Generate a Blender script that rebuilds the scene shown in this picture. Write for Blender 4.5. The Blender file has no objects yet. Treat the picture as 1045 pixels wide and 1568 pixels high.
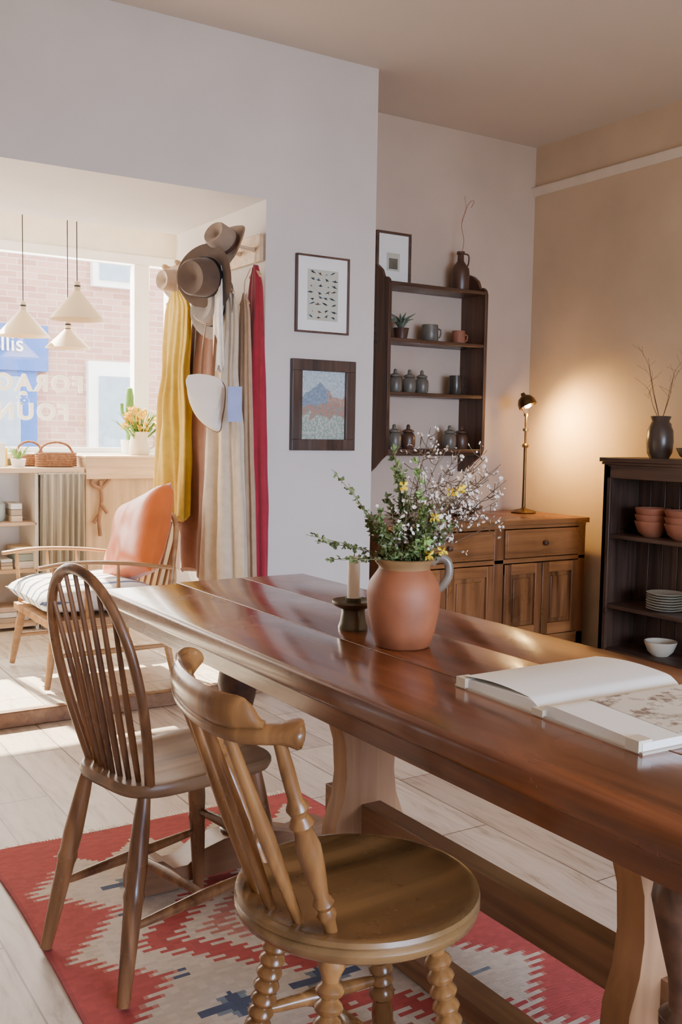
import bpy, math, random
from mathutils import Vector, Matrix, noise
random.seed(4)
D=bpy.data; SC=bpy.context.scene
V=Vector
# ------------------------------------------------------------------ materials
def newmat(name):
    m=D.materials.new(name); m.use_nodes=True
    nt=m.node_tree; b=nt.nodes['Principled BSDF']
    return m,nt,b
def mul(c,k): return (min(c[0]*k,1),min(c[1]*k,1),min(c[2]*k,1),1)
def coords(nt,scale,kind='Object'):
    tc=nt.nodes.new('ShaderNodeTexCoord'); mp=nt.nodes.new('ShaderNodeMapping')
    mp.inputs['Scale'].default_value=scale
    nt.links.new(tc.outputs[kind],mp.inputs[0]); return mp.outputs[0]
def ramp(nt,fac,stops):
    r=nt.nodes.new('ShaderNodeValToRGB'); e=r.color_ramp.elements
    e[0].position=stops[0][0]; e[0].color=stops[0][1]
    e[1].position=stops[-1][0]; e[1].color=stops[-1][1]
    for p,c in stops[1:-1]:
        x=e.new(p); x.color=c
    nt.links.new(fac,r.inputs[0]); return r.outputs[0]
def bumpn(nt,b,h,strength,dist=.01):
    n=nt.nodes.new('ShaderNodeBump'); n.inputs['Strength'].default_value=strength; n.inputs['Distance'].default_value=dist
    nt.links.new(h,n.inputs['Height']); nt.links.new(n.outputs[0],b.inputs['Normal'])
def mat(name,c,rough=.5,metal=0,var=.12,scale=8,bump=0,stretch=(1,1,1),emit=0,coat=0,sheen=0,sub=0):
    m,nt,b=newmat(name)
    v=coords(nt,tuple(scale*s for s in stretch))
    n=nt.nodes.new('ShaderNodeTexNoise'); n.inputs['Scale'].default_value=1; n.inputs['Detail'].default_value=6
    nt.links.new(v,n.inputs[0])
    col=ramp(nt,n.outputs[0],[(.3,mul(c,1-var)),(.7,mul(c,1+var))])
    nt.links.new(col,b.inputs['Base Color'])
    b.inputs['Roughness'].default_value=rough; b.inputs['Metallic'].default_value=metal
    b.inputs['Coat Weight'].default_value=coat; b.inputs['Sheen Weight'].default_value=sheen
    if emit:
        b.inputs['Emission Color'].default_value=(*c,1); b.inputs['Emission Strength'].default_value=emit
    if bump: bumpn(nt,b,n.outputs[0],bump)
    return m
def wood(name,c1,c2,axis='Y',s=1,rough=.4,bump=.15,coat=0):
    m,nt,b=newmat(name)
    a=1.6*s; k=26*s
    sc={'X':(a,k,k),'Y':(k,a,k),'Z':(k,k,a)}[axis]
    v=coords(nt,sc)
    n=nt.nodes.new('ShaderNodeTexNoise'); n.inputs['Scale'].default_value=1; n.inputs['Detail'].default_value=8; n.inputs['Distortion'].default_value=.9
    nt.links.new(v,n.inputs[0])
    n2=nt.nodes.new('ShaderNodeTexNoise'); n2.inputs['Scale'].default_value=.18; n2.inputs['Detail'].default_value=4
    nt.links.new(v,n2.inputs[0])
    v3=coords(nt,(5,5,5)); n3=nt.nodes.new('ShaderNodeTexNoise'); n3.inputs['Scale'].default_value=1; n3.inputs['Detail'].default_value=6; nt.links.new(v3,n3.inputs[0])
    mx=nt.nodes.new('ShaderNodeMath'); mx.operation='MULTIPLY_ADD'; mx.inputs[1].default_value=.55
    nt.links.new(n.outputs[0],mx.inputs[0])
    m2=nt.nodes.new('ShaderNodeMath'); m2.operation='MULTIPLY_ADD'; m2.inputs[1].default_value=.28
    m3=nt.nodes.new('ShaderNodeMath'); m3.operation='MULTIPLY'; m3.inputs[1].default_value=.17
    nt.links.new(n3.outputs[0],m3.inputs[0]); nt.links.new(m3.outputs[0],m2.inputs[2])
    nt.links.new(n2.outputs[0],m2.inputs[0]); nt.links.new(m2.outputs[0],mx.inputs[2])
    mid=tuple(x*.55+y*.45 for x,y in zip(c1,c2))
    col=ramp(nt,mx.outputs[0],[(.36,(*c1,1)),(.49,(*mid,1)),(.63,(*c2,1))])
    nt.links.new(col,b.inputs['Base Color'])
    rr=nt.nodes.new('ShaderNodeMapRange'); rr.inputs[1].default_value=.35; rr.inputs[2].default_value=.65; rr.inputs[3].default_value=rough*.75; rr.inputs[4].default_value=rough*1.4
    nt.links.new(n3.outputs[0],rr.inputs[0]); nt.links.new(rr.outputs[0],b.inputs['Roughness'])
    b.inputs['Coat Weight'].default_value=coat; b.inputs['Coat Roughness'].default_value=.12
    if bump: bumpn(nt,b,n.outputs[0],bump,.004)
    return m
def vcolmat(name,rough=.9,bump=0):
    m,nt,b=newmat(name)
    a=nt.nodes.new('ShaderNodeVertexColor'); a.layer_name='Col'
    nt.links.new(a.outputs[0],b.inputs['Base Color']); b.inputs['Roughness'].default_value=rough
    if bump:
        v=coords(nt,(60,400,60)); n=nt.nodes.new('ShaderNodeTexNoise'); n.inputs['Scale'].default_value=1
        nt.links.new(v,n.inputs[0]); bumpn(nt,b,n.outputs[0],bump,.003)
    return m
# ------------------------------------------------------------------ mesh builder
class MB:
    def __init__(s): s.v=[];s.f=[];s.m=[]
    def add(s,vs,fs,m=0,M=None):
        o=len(s.v)
        s.v+=[tuple(M@V(v)) if M else tuple(v) for v in vs]
        s.f+=[tuple(i+o for i in f) for f in fs]; s.m+=[m]*len(fs)
    def box(s,x0,x1,y0,y1,z0,z1,m=0,M=None):
        vs=[(x,y,z) for z in(z0,z1) for y in(y0,y1) for x in(x0,x1)]
        s.add(vs,[(0,2,3,1),(4,5,7,6),(0,1,5,4),(2,6,7,3),(0,4,6,2),(1,3,7,5)],m,M)
    def rings(s,rs,m=0,cap=True,closed=False,M=None):
        n=len(rs[0]); vs=[p for r in rs for p in r]; fs=[]
        k=len(rs)
        for i in range(k if closed else k-1):
            a=i*n;b=((i+1)%k)*n
            for j in range(n): fs.append((a+j,a+(j+1)%n,b+(j+1)%n,b+j))
        if cap and not closed: fs.append(tuple(range(n-1,-1,-1))); fs.append(tuple(range((k-1)*n,k*n)))
        s.add(vs,fs,m,M)
    def tube(s,pts,r,m=0,segs=12,up=None,M=None):
        pts=[V(p) for p in pts]; n=len(pts)
        if up is None:
            d=(pts[-1]-pts[0]); d=d.normalized() if d.length>0 else V((0,0,1))
            up=V((1,0,0)) if abs(d.z)>.8 else V((0,0,1))
        up=V(up); rs=[]
        for i,p in enumerate(pts):
            t=(pts[min(i+1,n-1)]-pts[max(i-1,0)])
            t=t.normalized() if t.length>1e-9 else V((0,0,1))
            u=up-t*up.dot(t)
            if u.length<1e-3: u=t.orthogonal()
            u.normalize(); w=t.cross(u)
            ri=r[i] if isinstance(r,(list,tuple)) and not(len(r)==2 and n!=2 and not isinstance(r[0],(list,tuple))) else r
            if isinstance(ri,(int,float)): ri=(ri,ri)
            rs.append([tuple(p+w*(ri[0]*math.cos(a))+u*(ri[1]*math.sin(a))) for a in [2*math.pi*j/segs for j in range(segs)]])
        s.rings(rs,m,M=M)
    def turn(s,p0,p1,prof,m=0,segs=16,M=None):
        p0=V(p0);p1=V(p1); pr=sorted(prof)
        pts=[p0.lerp(p1,t) for t,_ in pr]
        d=(p1-p0).normalized(); up=V((1,0,0)) if abs(d.z)>.7 else V((0,0,1))
        u=(up-d*up.dot(d)).normalized(); w=d.cross(u); rs=[]
        for p,(t,r) in zip(pts,pr):
            rs.append([tuple(p+w*(r*math.cos(a))+u*(r*math.sin(a))) for a in [2*math.pi*j/segs for j in range(segs)]])
        s.rings(rs,m,M=M)
    def lathe(s,prof,c=(0,0,0),m=0,segs=28,M=None,cap=True):
        rs=[[(c[0]+max(r,.0004)*math.cos(a),c[1]+max(r,.0004)*math.sin(a),c[2]+z) for a in [2*math.pi*j/segs for j in range(segs)]] for r,z in prof]
        s.rings(rs,m,M=M,cap=cap)
    def loft(s,outline,levels,m=0,M=None):
        cx=sum(p[0] for p in outline)/len(outline); cy=sum(p[1] for p in outline)/len(outline)
        rs=[[(cx+(x-cx)*k,cy+(y-cy)*k,z) for x,y in outline] for k,z in levels]
        s.rings(rs,m,M=M)
    def prism(s,poly,axis,a0,a1,m=0,M=None):
        def P(p,q,a): return {'X':(a,p,q),'Y':(p,a,q),'Z':(p,q,a)}[axis]
        n=len(poly); vs=[P(p,q,a0) for p,q in poly]+[P(p,q,a1) for p,q in poly]
        fs=[tuple(range(n)),tuple(range(2*n-1,n-1,-1))]+[(i,i+n,(i+1)%n+n,(i+1)%n) for i in range(n)]
        s.add(vs,fs,m,M)
    def done(s,name,mats,loc=(0,0,0),rz=0,smooth=True,bevel=0,parent=None,seg=2):
        me=D.meshes.new(name); me.from_pydata(s.v,[],s.f)
        if not isinstance(mats,(list,tuple)): mats=[mats]
        for q in mats: me.materials.append(q)
        me.polygons.foreach_set('material_index',s.m)
        import bmesh
        bm=bmesh.new(); bm.from_mesh(me); bmesh.ops.recalc_face_normals(bm,faces=bm.faces); bm.to_mesh(me); bm.free()
        if smooth:
            me.shade_smooth(); me.set_sharp_from_angle(angle=math.radians(42))
        o=D.objects.new(name,me); SC.collection.objects.link(o)
        o.location=loc; o.rotation_euler=(0,0,rz)
        if bevel:
            b=o.modifiers.new('b','BEVEL'); b.width=bevel; b.segments=seg; b.limit_method='ANGLE'; b.angle_limit=math.radians(50)
        if parent: o.parent=parent
        return o
def empty(name,loc=(0,0,0),rz=0):
    o=D.objects.new(name,None); SC.collection.objects.link(o); o.location=loc; o.rotation_euler=(0,0,rz); o.empty_display_size=.1; return o
def cr(pts,n=6):
    pts=[V(p) for p in pts]; out=[]
    P=[pts[0]*2-pts[1]]+pts+[pts[-1]*2-pts[-2]]
    for i in range(1,len(P)-2):
        for k in range(n):
            t=k/n; a,b,c,d=P[i-1:i+3]
            out.append(.5*((2*b)+(c-a)*t+(2*a-5*b+4*c-d)*t*t+(3*b-a-3*c+d)*t**3))
    out.append(pts[-1]); return out
rnd=random.uniform
# ------------------------------------------------------------------ material set
M_wall=mat('plaster_wall',(.61,.55,.50),.9,var=.06,scale=2.2,bump=.12)
M_wallD=mat('plaster_ochre',(.60,.45,.31),.9,var=.09,scale=2.4,bump=.15)
M_wallB=mat('plaster_alcove',(.54,.42,.33),.9,var=.08,scale=2.4,bump=.15)
M_ceil=mat('ceiling_paint',(.62,.54,.47),.95,var=.03,scale=1)
M_white=mat('white_paint',(.85,.83,.79),.5,var=.03)
M_cream=mat('cream_paint',(.82,.74,.62),.7,var=.05)
M_rail=mat('rail_paint',(.70,.60,.50),.6,var=.04)
M_ttopY=wood('table_varnished',(.050,.013,.005),(.26,.078,.023),'Y',.7,.20,.15,coat=.28)
M_tZ=wood('table_leg_pine',(.20,.09,.04),(.40,.205,.09),'Z',.8,.45)
M_tY=wood('table_stretcher',(.12,.055,.025),(.30,.15,.07),'Y',.8,.45)
M_tX=wood('table_sled',(.10,.045,.022),(.26,.13,.06),'X',.8,.45)
M_dark=wood('dark_stained_oak',(.020,.011,.008),(.095,.052,.034),'Z',1,.35)
M_darkX=wood('dark_stained_oak_x',(.030,.014,.009),(.14,.066,.036),'X',1,.35)
M_darkY=wood('dark_stained_oak_y',(.026,.015,.011),(.11,.06,.038),'Y',1,.4)
M_shelfZ=wood('shelf_oak',(.032,.014,.009),(.14,.065,.036),'Z',1,.35)
M_ch=wood('chair_elm',(.07,.027,.011),(.28,.125,.048),'Z',.9,.3)
M_chs=wood('chair_seat_elm',(.07,.034,.016),(.34,.19,.095),'X',.45,.33)
M_ch2=wood('armchair_beech',(.09,.034,.010),(.36,.165,.050),'Z',.9,.25)
M_ch2s=wood('armchair_seat',(.055,.027,.009),(.30,.16,.058),'X',.4,.25,coat=.15)
M_sbX=wood('sideboard_pine_x',(.10,.038,.013),(.36,.15,.05),'X',.7,.33)
M_sbZ=wood('sideboard_pine_z',(.08,.030,.011),(.32,.13,.044),'Z',.7,.33)
M_pale=wood('pale_wood',(.42,.27,.14),(.68,.48,.28),'Z',.8,.5)
M_paleX=wood('pale_wood_x',(.46,.30,.17),(.72,.52,.32),'X',.8,.5)
M_black=mat('black_metal',(.02,.018,.016),.4,.5)
M_brass=mat('aged_brass',(.42,.27,.10),.3,.95)
M_dbrass=mat('dark_brass',(.14,.085,.035),.32,.9)
M_terra=mat('terracotta',(.25,.076,.027),.6,var=.2,scale=14,bump=.08)
M_terra2=mat('terracotta_bowl',(.30,.105,.055),.6,var=.12,scale=14)
M_glz=mat('dark_glaze',(.045,.038,.03),.25,var=.3)
M_stone=mat('stoneware',(.13,.115,.09),.35,var=.3,scale=20)
M_brownp=mat('brown_pottery',(.085,.04,.025),.35,var=.3)
M_plate=mat('cream_ceramic',(.62,.56,.44),.35,var=.05)
M_paper=mat('paper',(.80,.78,.74),.8,var=.02)
M_wax=mat('candle_wax',(.86,.80,.68),.45,var=.02)
M_stem=mat('stem_green',(.16,.15,.05),.7); M_twig=mat('twig_brown',(.12,.07,.035),.8)
M_leaf=mat('leaf_green',(.11,.14,.04),.55,var=.4,scale=30)
M_leaf2=mat('leaf_bright',(.22,.36,.08),.6,var=.3,scale=30)
M_bloss=mat('white_blossom',(.76,.67,.57),.8,var=.14,scale=40)
M_yel=mat('yellow_petal',(.90,.66,.03),.6,var=.1)
# ------------------------------------------------------------------ room shell
def wbox(name,dims,m):
    b=MB(); b.box(*dims); return b.done(name,m,smooth=False)
CE=3.07; WD=4.48
mf,nt,b=newmat('whitewashed_boards')
v=coords(nt,(1,1,1))
br=nt.nodes.new('ShaderNodeTexBrick'); br.inputs['Scale'].default_value=1
mpx=nt.nodes.new('ShaderNodeMapping'); mpx.inputs['Rotation'].default_value=(0,0,math.pi/2); nt.links.new(v,mpx.inputs[0]); nt.links.new(mpx.outputs[0],br.inputs[0])
br.inputs['Color1'].default_value=(.46,.38,.31,1); br.inputs['Color2'].default_value=(.62,.53,.45,1); br.inputs['Mortar'].default_value=(.18,.13,.10,1)
br.inputs['Mortar Size'].default_value=.0026; br.inputs['Brick Width'].default_value=.95; br.inputs['Row Height'].default_value=.19
nz=nt.nodes.new('ShaderNodeTexNoise'); nz.inputs['Scale'].default_value=5; nz.inputs['Detail'].default_value=9; nz.inputs['Roughness'].default_value=.65; nz.inputs['Distortion'].default_value=1.2
mpn=nt.nodes.new('ShaderNodeMapping'); mpn.inputs['Scale'].default_value=(4,.55,1); nt.links.new(v,mpn.inputs[0]); nt.links.new(mpn.outputs[0],nz.inputs[0])
cr_=ramp(nt,nz.outputs[0],[(.30,(.50,.42,.35,1)),(.48,(.88,.84,.80,1)),(.65,(1.0,1.0,1.0,1))])
mx=nt.nodes.new('ShaderNodeMix'); mx.data_type='RGBA'; mx.blend_type='MULTIPLY'; mx.inputs[0].default_value=.95
nt.links.new(br.outputs[0],mx.inputs[6]); nt.links.new(cr_,mx.inputs[7]); nt.links.new(mx.outputs[2],b.inputs['Base Color'])
b.inputs['Roughness'].default_value=.42; bumpn(nt,b,br.outputs[1],-.3,.003)
wbox('floor',(-2.2,4.7,-2.7,4.19,-.1,0),mf)
wbox('floor_alcove',(2.26,4.7,4.19,5.0,-.1,0),mf)
mf2=mf.copy(); mf2.name='tile_front_room'
for n in mf2.node_tree.nodes:
    if n.type=='TEX_BRICK':
        n.inputs['Brick Width'].default_value=.4; n.inputs['Row Height'].default_value=.4; n.offset=0
        n.inputs['Color1'].default_value=(.66,.60,.52,1); n.inputs['Color2'].default_value=(.72,.66,.58,1)
wbox('floor_front_room',(-.8,2.75,4.19,6.6,-.1,.06),mf2)
bt=MB(); bt.box(-.8,2.26,4.165,4.215,.0,.068); bt.done('trim_1',M_tY,bevel=.006)
wbox('ceiling',(-2.2,4.7,-2.7,5.0,CE,CE+.1),M_ceil)
wbox('wall_front',(2.26,2.888,4.25,5.3,0,CE),M_wall)
wbox('wall_front_header',(-2.2,2.26,4.25,5.3,2.347,CE),M_wall)
wbox('wall_front_left',(-2.2,-.6,4.25,5.3,0,2.347),M_wall)
wbox('wall_alcove',(2.888,4.7,4.8,5.0,0,CE),M_wallB)
wbox('wall_right',(WD,4.7,-2.7,4.8,0,CE),M_wallD)
wbox('wall_left',(-2.3,-2.2,-2.7,5.3,0,CE),M_wall)
bk=MB(); bk.box(-2.2,0.2,-2.8,-2.7,0,CE); bk.box(3.4,4.7,-2.8,-2.7,0,CE); bk.box(.2,3.4,-2.8,-2.7,0,.55); bk.box(.2,3.4,-2.8,-2.7,2.0,CE)
bk.done('wall_back',M_wall,smooth=False)
bk=MB()
for x in (.2,1.24,2.28,3.34): bk.box(x,x+.06,-2.78,-2.72,.61,1.94)
for z in (.55,1.94): bk.box(.2,3.4,-2.78,-2.72,z,z+.06)
bk.done('window_3',M_white,bevel=.004)
pr=MB(); W_=WD; pr.prism([(W_,2.765),(W_-.015,2.765),(W_-.022,2.785),(W_-.032,2.80),(W_-.032,2.815),(W_,2.83)],'Y',-2.7,4.8)
pr.done('trim_2',M_rail)
wbox('ceiling_front_room',(-.9,2.9,5.3,6.7,2.75,2.85),M_white)
wbox('wall_front_room_right',(2.75,2.9,5.3,6.7,0,2.75),M_cream)
wbox('wall_front_room_left',(-.9,-.8,5.3,6.7,0,2.75),M_cream)
ww=MB(); ww.box(-.8,2.75,6.5,6.62,0,1.08); ww.box(-.8,2.75,6.5,6.62,2.42,2.75)
ww.done('wall_window',M_cream,smooth=False)
wf=MB()
for x0,x1 in ((-.8,-.72),(1.0,1.04),(2.455,2.56),(2.70,2.75)): wf.box(x0,x1,6.49,6.57,1.131,2.359)
wf.box(-.8,2.75,6.485,6.58,2.36,2.42); wf.box(-.8,2.75,6.485,6.58,1.09,1.13)
wf.done('window_1',M_white,smooth=False)
gl=D.materials.new('window_glass'); gl.use_nodes=True; nt=gl.node_tree; nt.nodes.clear()
o_=nt.nodes.new('ShaderNodeOutputMaterial'); mxs=nt.nodes.new('ShaderNodeMixShader'); tr=nt.nodes.new('ShaderNodeBsdfTransparent'); gs=nt.nodes.new('ShaderNodeBsdfGlossy'); gs.inputs['Roughness'].default_value=.02
mxs.inputs[0].default_value=.05; nt.links.new(tr.outputs[0],mxs.inputs[1]); nt.links.new(gs.outputs[0],mxs.inputs[2]); nt.links.new(mxs.outputs[0],o_.inputs[0])
wbox('window_2',(-.75,2.72,6.535,6.54,1.1,2.4),gl)
sl=MB(); sl.box(-.8,2.75,6.3,6.48,1.06,1.095); sl.done('trim_3',M_white,bevel=.006)
sg=empty('window_sign_lettering',(1.72,6.525,1.5))
for k,(tx,zz) in enumerate((('FORAGED',1.495),('&',1.41),('FOUND',1.31))):
    c=D.curves.new('sign_text_%d'%k,'FONT'); c.body=tx; c.size=.145 if k!=1 else .11; c.align_x='CENTER'; c.extrude=.001; c.space_character=1.3; c.offset=.006
    o=D.objects.new('lettering_%d'%(k+1),c); SC.collection.objects.link(o); o.parent=sg; o.rotation_euler=(math.pi/2,0,math.pi); o.location=(0,0,zz-1.5)
    c.materials.append(M_white)
# ------------------------------------------------------------------ outside street
mb_,nt,b=newmat('street_brick'); v=coords(nt,(1,1,1))
sx=nt.nodes.new('ShaderNodeSeparateXYZ'); cx=nt.nodes.new('ShaderNodeCombineXYZ'); nt.links.new(v,sx.inputs[0]); nt.links.new(sx.outputs[0],cx.inputs[0]); nt.links.new(sx.outputs[2],cx.inputs[1])
br=nt.nodes.new('ShaderNodeTexBrick'); nt.links.new(cx.outputs[0],br.inputs[0]); br.inputs['Scale'].default_value=1; br.inputs['Brick Width'].default_value=.23; br.inputs['Row Height'].default_value=.075; br.inputs['Mortar Size'].default_value=.006
br.inputs['Color1'].default_value=(.36,.17,.13,1); br.inputs['Color2'].default_value=(.47,.25,.19,1); br.inputs['Mortar'].default_value=(.50,.36,.29,1)
nt.links.new(br.outputs[0],b.inputs['Base Color']); b.inputs['Roughness'].default_value=.9
M_blue=mat('blue_shopfront',(.03,.10,.36),.5); M_dglass=mat('dark_window_glass',(.25,.32,.40),.15)
st=MB()
st.box(-6,12,12,12.3,-.3,6,0)
st.box(1.2,3.42,11.85,12.02,1.92,2.45,1); st.box(1.2,3.3,11.9,12.02,0,1.95,1)
st.box(1.5,3.1,11.88,11.93,.6,1.85,3)
st.box(3.92,4.58,11.9,12.02,-.1,2.08,2); st.box(4.05,4.45,11.87,11.95,.1,1.9,3)
st.box(3.98,4.7,11.9,12.02,2.98,4.2,2); st.box(4.06,4.62,11.87,11.95,3.06,4.1,3)
st.box(1.7,2.6,11.9,12.02,3.2,4.4,2); st.box(1.8,2.5,11.87,11.95,3.3,4.3,3)
st.done('street_building',[mb_,M_blue,M_white,M_dglass],smooth=False)
sg2=D.curves.new('shopsign','FONT'); sg2.body='allis'; sg2.size=.26; sg2.extrude=.01; sg2.materials.append(M_white)
o=D.objects.new('shop_sign_lettering',sg2); SC.collection.objects.link(o); o.rotation_euler=(math.pi/2,0,0); o.location=(2.75,11.83,2.14)
wbox('ground_street',(-8,14,6.62,12.3,-.2,-.1),mat('pavement',(.45,.44,.42),.9))
# ------------------------------------------------------------------ rug
def colorgrid(name,nx,ny,P,func,m,thick=0):
    vs=[P(i/nx,j/ny) for j in range(ny+1) for i in range(nx+1)]
    fs=[(j*(nx+1)+i,j*(nx+1)+i+1,(j+1)*(nx+1)+i+1,(j+1)*(nx+1)+i) for j in range(ny) for i in range(nx)]
    me=D.meshes.new(name); me.from_pydata(vs,[],fs)
    ca=me.color_attributes.new('Col','FLOAT_COLOR','CORNER'); k=0
    buf=[0]*(len(fs)*16)
    for j in range(ny):
        for i in range(nx):
            c=func((i+.5)/nx,(j+.5)/ny)
            for q in range(4): buf[k:k+4]=[c[0],c[1],c[2],1]; k+=4
    ca.data.foreach_set('color',buf)
    me.materials.append(m); o=D.objects.new(name,me); SC.collection.objects.link(o)
    if thick:
        s=o.modifiers.new('s','SOLIDIFY'); s.thickness=thick; s.offset=-1
    return o
RX0,RX1,RY0,RY1=.64,1.70,.35,2.93
rj=[rnd(-1,1) for _ in range(400)]
def tri(x): x=x%1; return 1-abs(2*x-1)
ROW=.0125
def rugcol(u,v_):
    x=RX0+u*(RX1-RX0); y=RY0+v_*(RY1-RY0)
    row=int(y/ROW); yq=(row+.5)*ROW; j=(1 if row%2 else -.6)+.35*rj[row%400]
    red=(.38,.060,.052); cream=(.53,.44,.35); pink=(.43,.17,.13); navy=(.055,.07,.12); grey=(.16,.19,.22); rust=(.31,.12,.06)
    c=cream
    for k,cy in enumerate((.84,1.52,2.20)):
        dx=abs(x-1.17); dy=abs(yq-cy)
        W=(.33*(1-dy/.30)+.026*j) if dy<.30 else 0
        if dx<W: c=red
        if dx<W-.10: c=cream
        if dx<W-.175: c=(pink if k!=1 else rust)
        if dx<W-.235: c=cream
        if dx<.055 and dy<.028: c=navy
    for cy in (1.18,1.86,2.54):
        for cx_ in (.95,1.17,1.39):
            dy=abs(yq-cy); dx=abs(x-cx_)
            W=.062*(1-dy/.055)+.008*j if dy<.055 else 0
            if dx<W: c=grey
            if dy<.010 and dx<.09: c=navy
            if dx<W*.4: c=navy
    for cy in (1.35,2.03,2.37,1.69):
        for cx_ in (.86,1.48):
            if abs(yq-cy)<.020 and abs(x-cx_)<.045 and (row%2): c=navy if cy>1.9 else grey
    e=min(x-RX0,RX1-x); side=0 if x-RX0<RX1-x else .17
    w=.030+.180*tri((yq+side)/.37)+.024*j
    if e<w: c=red
    elif e<w+.012: c=pink
    ef=RY1-y; xq=(int(x/.013)+.5)*.013; wf_=.10+.13*tri(xq/.265)+.006*rj[int(x/.013)%400]
    wf_=(int(wf_/ROW)+.5)*ROW
    if ef<wf_: c=red
    elif ef<wf_+.04 and c!=red: c=(.55,.45,.35)
    if e<.010: c=(.30,.05,.05)
    k=1+.10*rj[(row*3+int(x/.02))%400]
    return (c[0]*k,c[1]*k,c[2]*k)
colorgrid('kilim_rug',212,620,lambda u,v_:(RX0+u*(RX1-RX0)+.010*math.sin(v_*9),RY0+v_*(RY1-RY0)+.006*math.sin(u*8),.008+.003*math.sin(u*11+v_*17)*math.sin(v_*23)),rugcol,vcolmat('kilim_weave',.95,.5),.006)
fr=MB()
for i in range(105):
    x=RX0+.005+i*.01
    fr.tube([(x,RY1,.007),(x+rnd(-.006,.006),RY1+.03,.005)],.0018,0,5)
fo=fr.done('rug_fringe',M_cream); fo.parent=D.objects['kilim_rug']
# ------------------------------------------------------------------ dining table
T=MB(); tz=.76; th=.05
def rbx(x0,x1,y0,y1,rl,rr_):
    poly=[]
    def corner(cx_,cz_,r,a0):
        for k in range(5):
            a=math.radians(a0+k*22.5); poly.append((cx_+r*math.cos(a),cz_+r*math.sin(a)))
    corner(x1-rr_,tz-rr_,rr_,0); corner(x0+rl,tz-rl,rl,90); corner(x0+rl,tz-th+rl,rl,180); corner(x1-rr_,tz-th+rr_,rr_,270)
    T.prism(poly,'Y',y0,y1,0)
rbx(1.018,1.2672,.70,2.952,.012,.0015); rbx(1.2712,1.5080,.70,2.985,.0015,.0008); rbx(1.5092,1.756,.70,2.985,.0008,.012)
T.box(1.24,1.30,.76,2.90,.700,.709,5); T.box(1.49,1.53,.76,2.90,.700,.709,5)
T.box(1.086,1.689,2.42,2.50,.665,.708,0); T.box(1.086,1.689,1.95,2.05,.665,.708,1); T.box(1.086,1.689,1.03,1.12,.665,.708,1); T.box(1.086,1.689,.80,.88,.665,.708,0)
T.box(1.06,1.085,.76,2.92,.655,.711,0); T.box(1.69,1.715,.76,2.92,.655,.711,0)
T.box(1.04,1.73,.715,.745,.63,.711,0)
def bal(yc):
    L=[(.135,.664),(.13,.63),(.10,.58),(.075,.50),(.070,.42),(.078,.36),(.10,.30),(.105,.24),(.09,.18),(.085,.10),(.12,.066),(.12,.012)]
    poly=[(1.355+w,z) for w,z in L]+[(1.355-w,z) for w,z in reversed(L)]
    T.prism(poly,'Y',yc-.03,yc+.03,1)
bal(2.0); bal(1.09)
T.box(1.33,1.385,.93,2.14,.265,.345,2)
T.box(1.32,1.39,.72,2.5,.014,.065,2)
prof=[(0,.045),(.04,.05),(.06,.03),(.10,.028),(.13,.052),(.2,.058),(.3,.045),(.42,.028),(.5,.026),(.52,.04),(.55,.04),(.57,.026),(.66,.03),(.78,.052),(.84,.055),(.88,.03),(.92,.03),(.94,.05),(1,.05)]
for yc in (2.47,.94):
    T.turn((1.24,yc,.664),(1.24,yc,.10),prof,3,20)
    sled=[(.92,.014),(.92,.05),(.93,.085),(.96,.105),(1.0,.10),(1.03,.075),(1.07,.075),(1.12,.11),(1.18,.125),(1.30,.125),(1.36,.11),(1.42,.09),(1.46,.095),(1.50,.105),(1.54,.09),(1.56,.05),(1.56,.014),(1.44,.014),(1.40,.03),(1.08,.03),(1.04,.014)]
    T.prism(sled,'Y',yc-.045,yc+.045,4)
T.done('dining_table',[M_ttopY,M_tZ,M_tY,M_darkX,M_tX,M_black],bevel=.004,seg=2)
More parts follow.
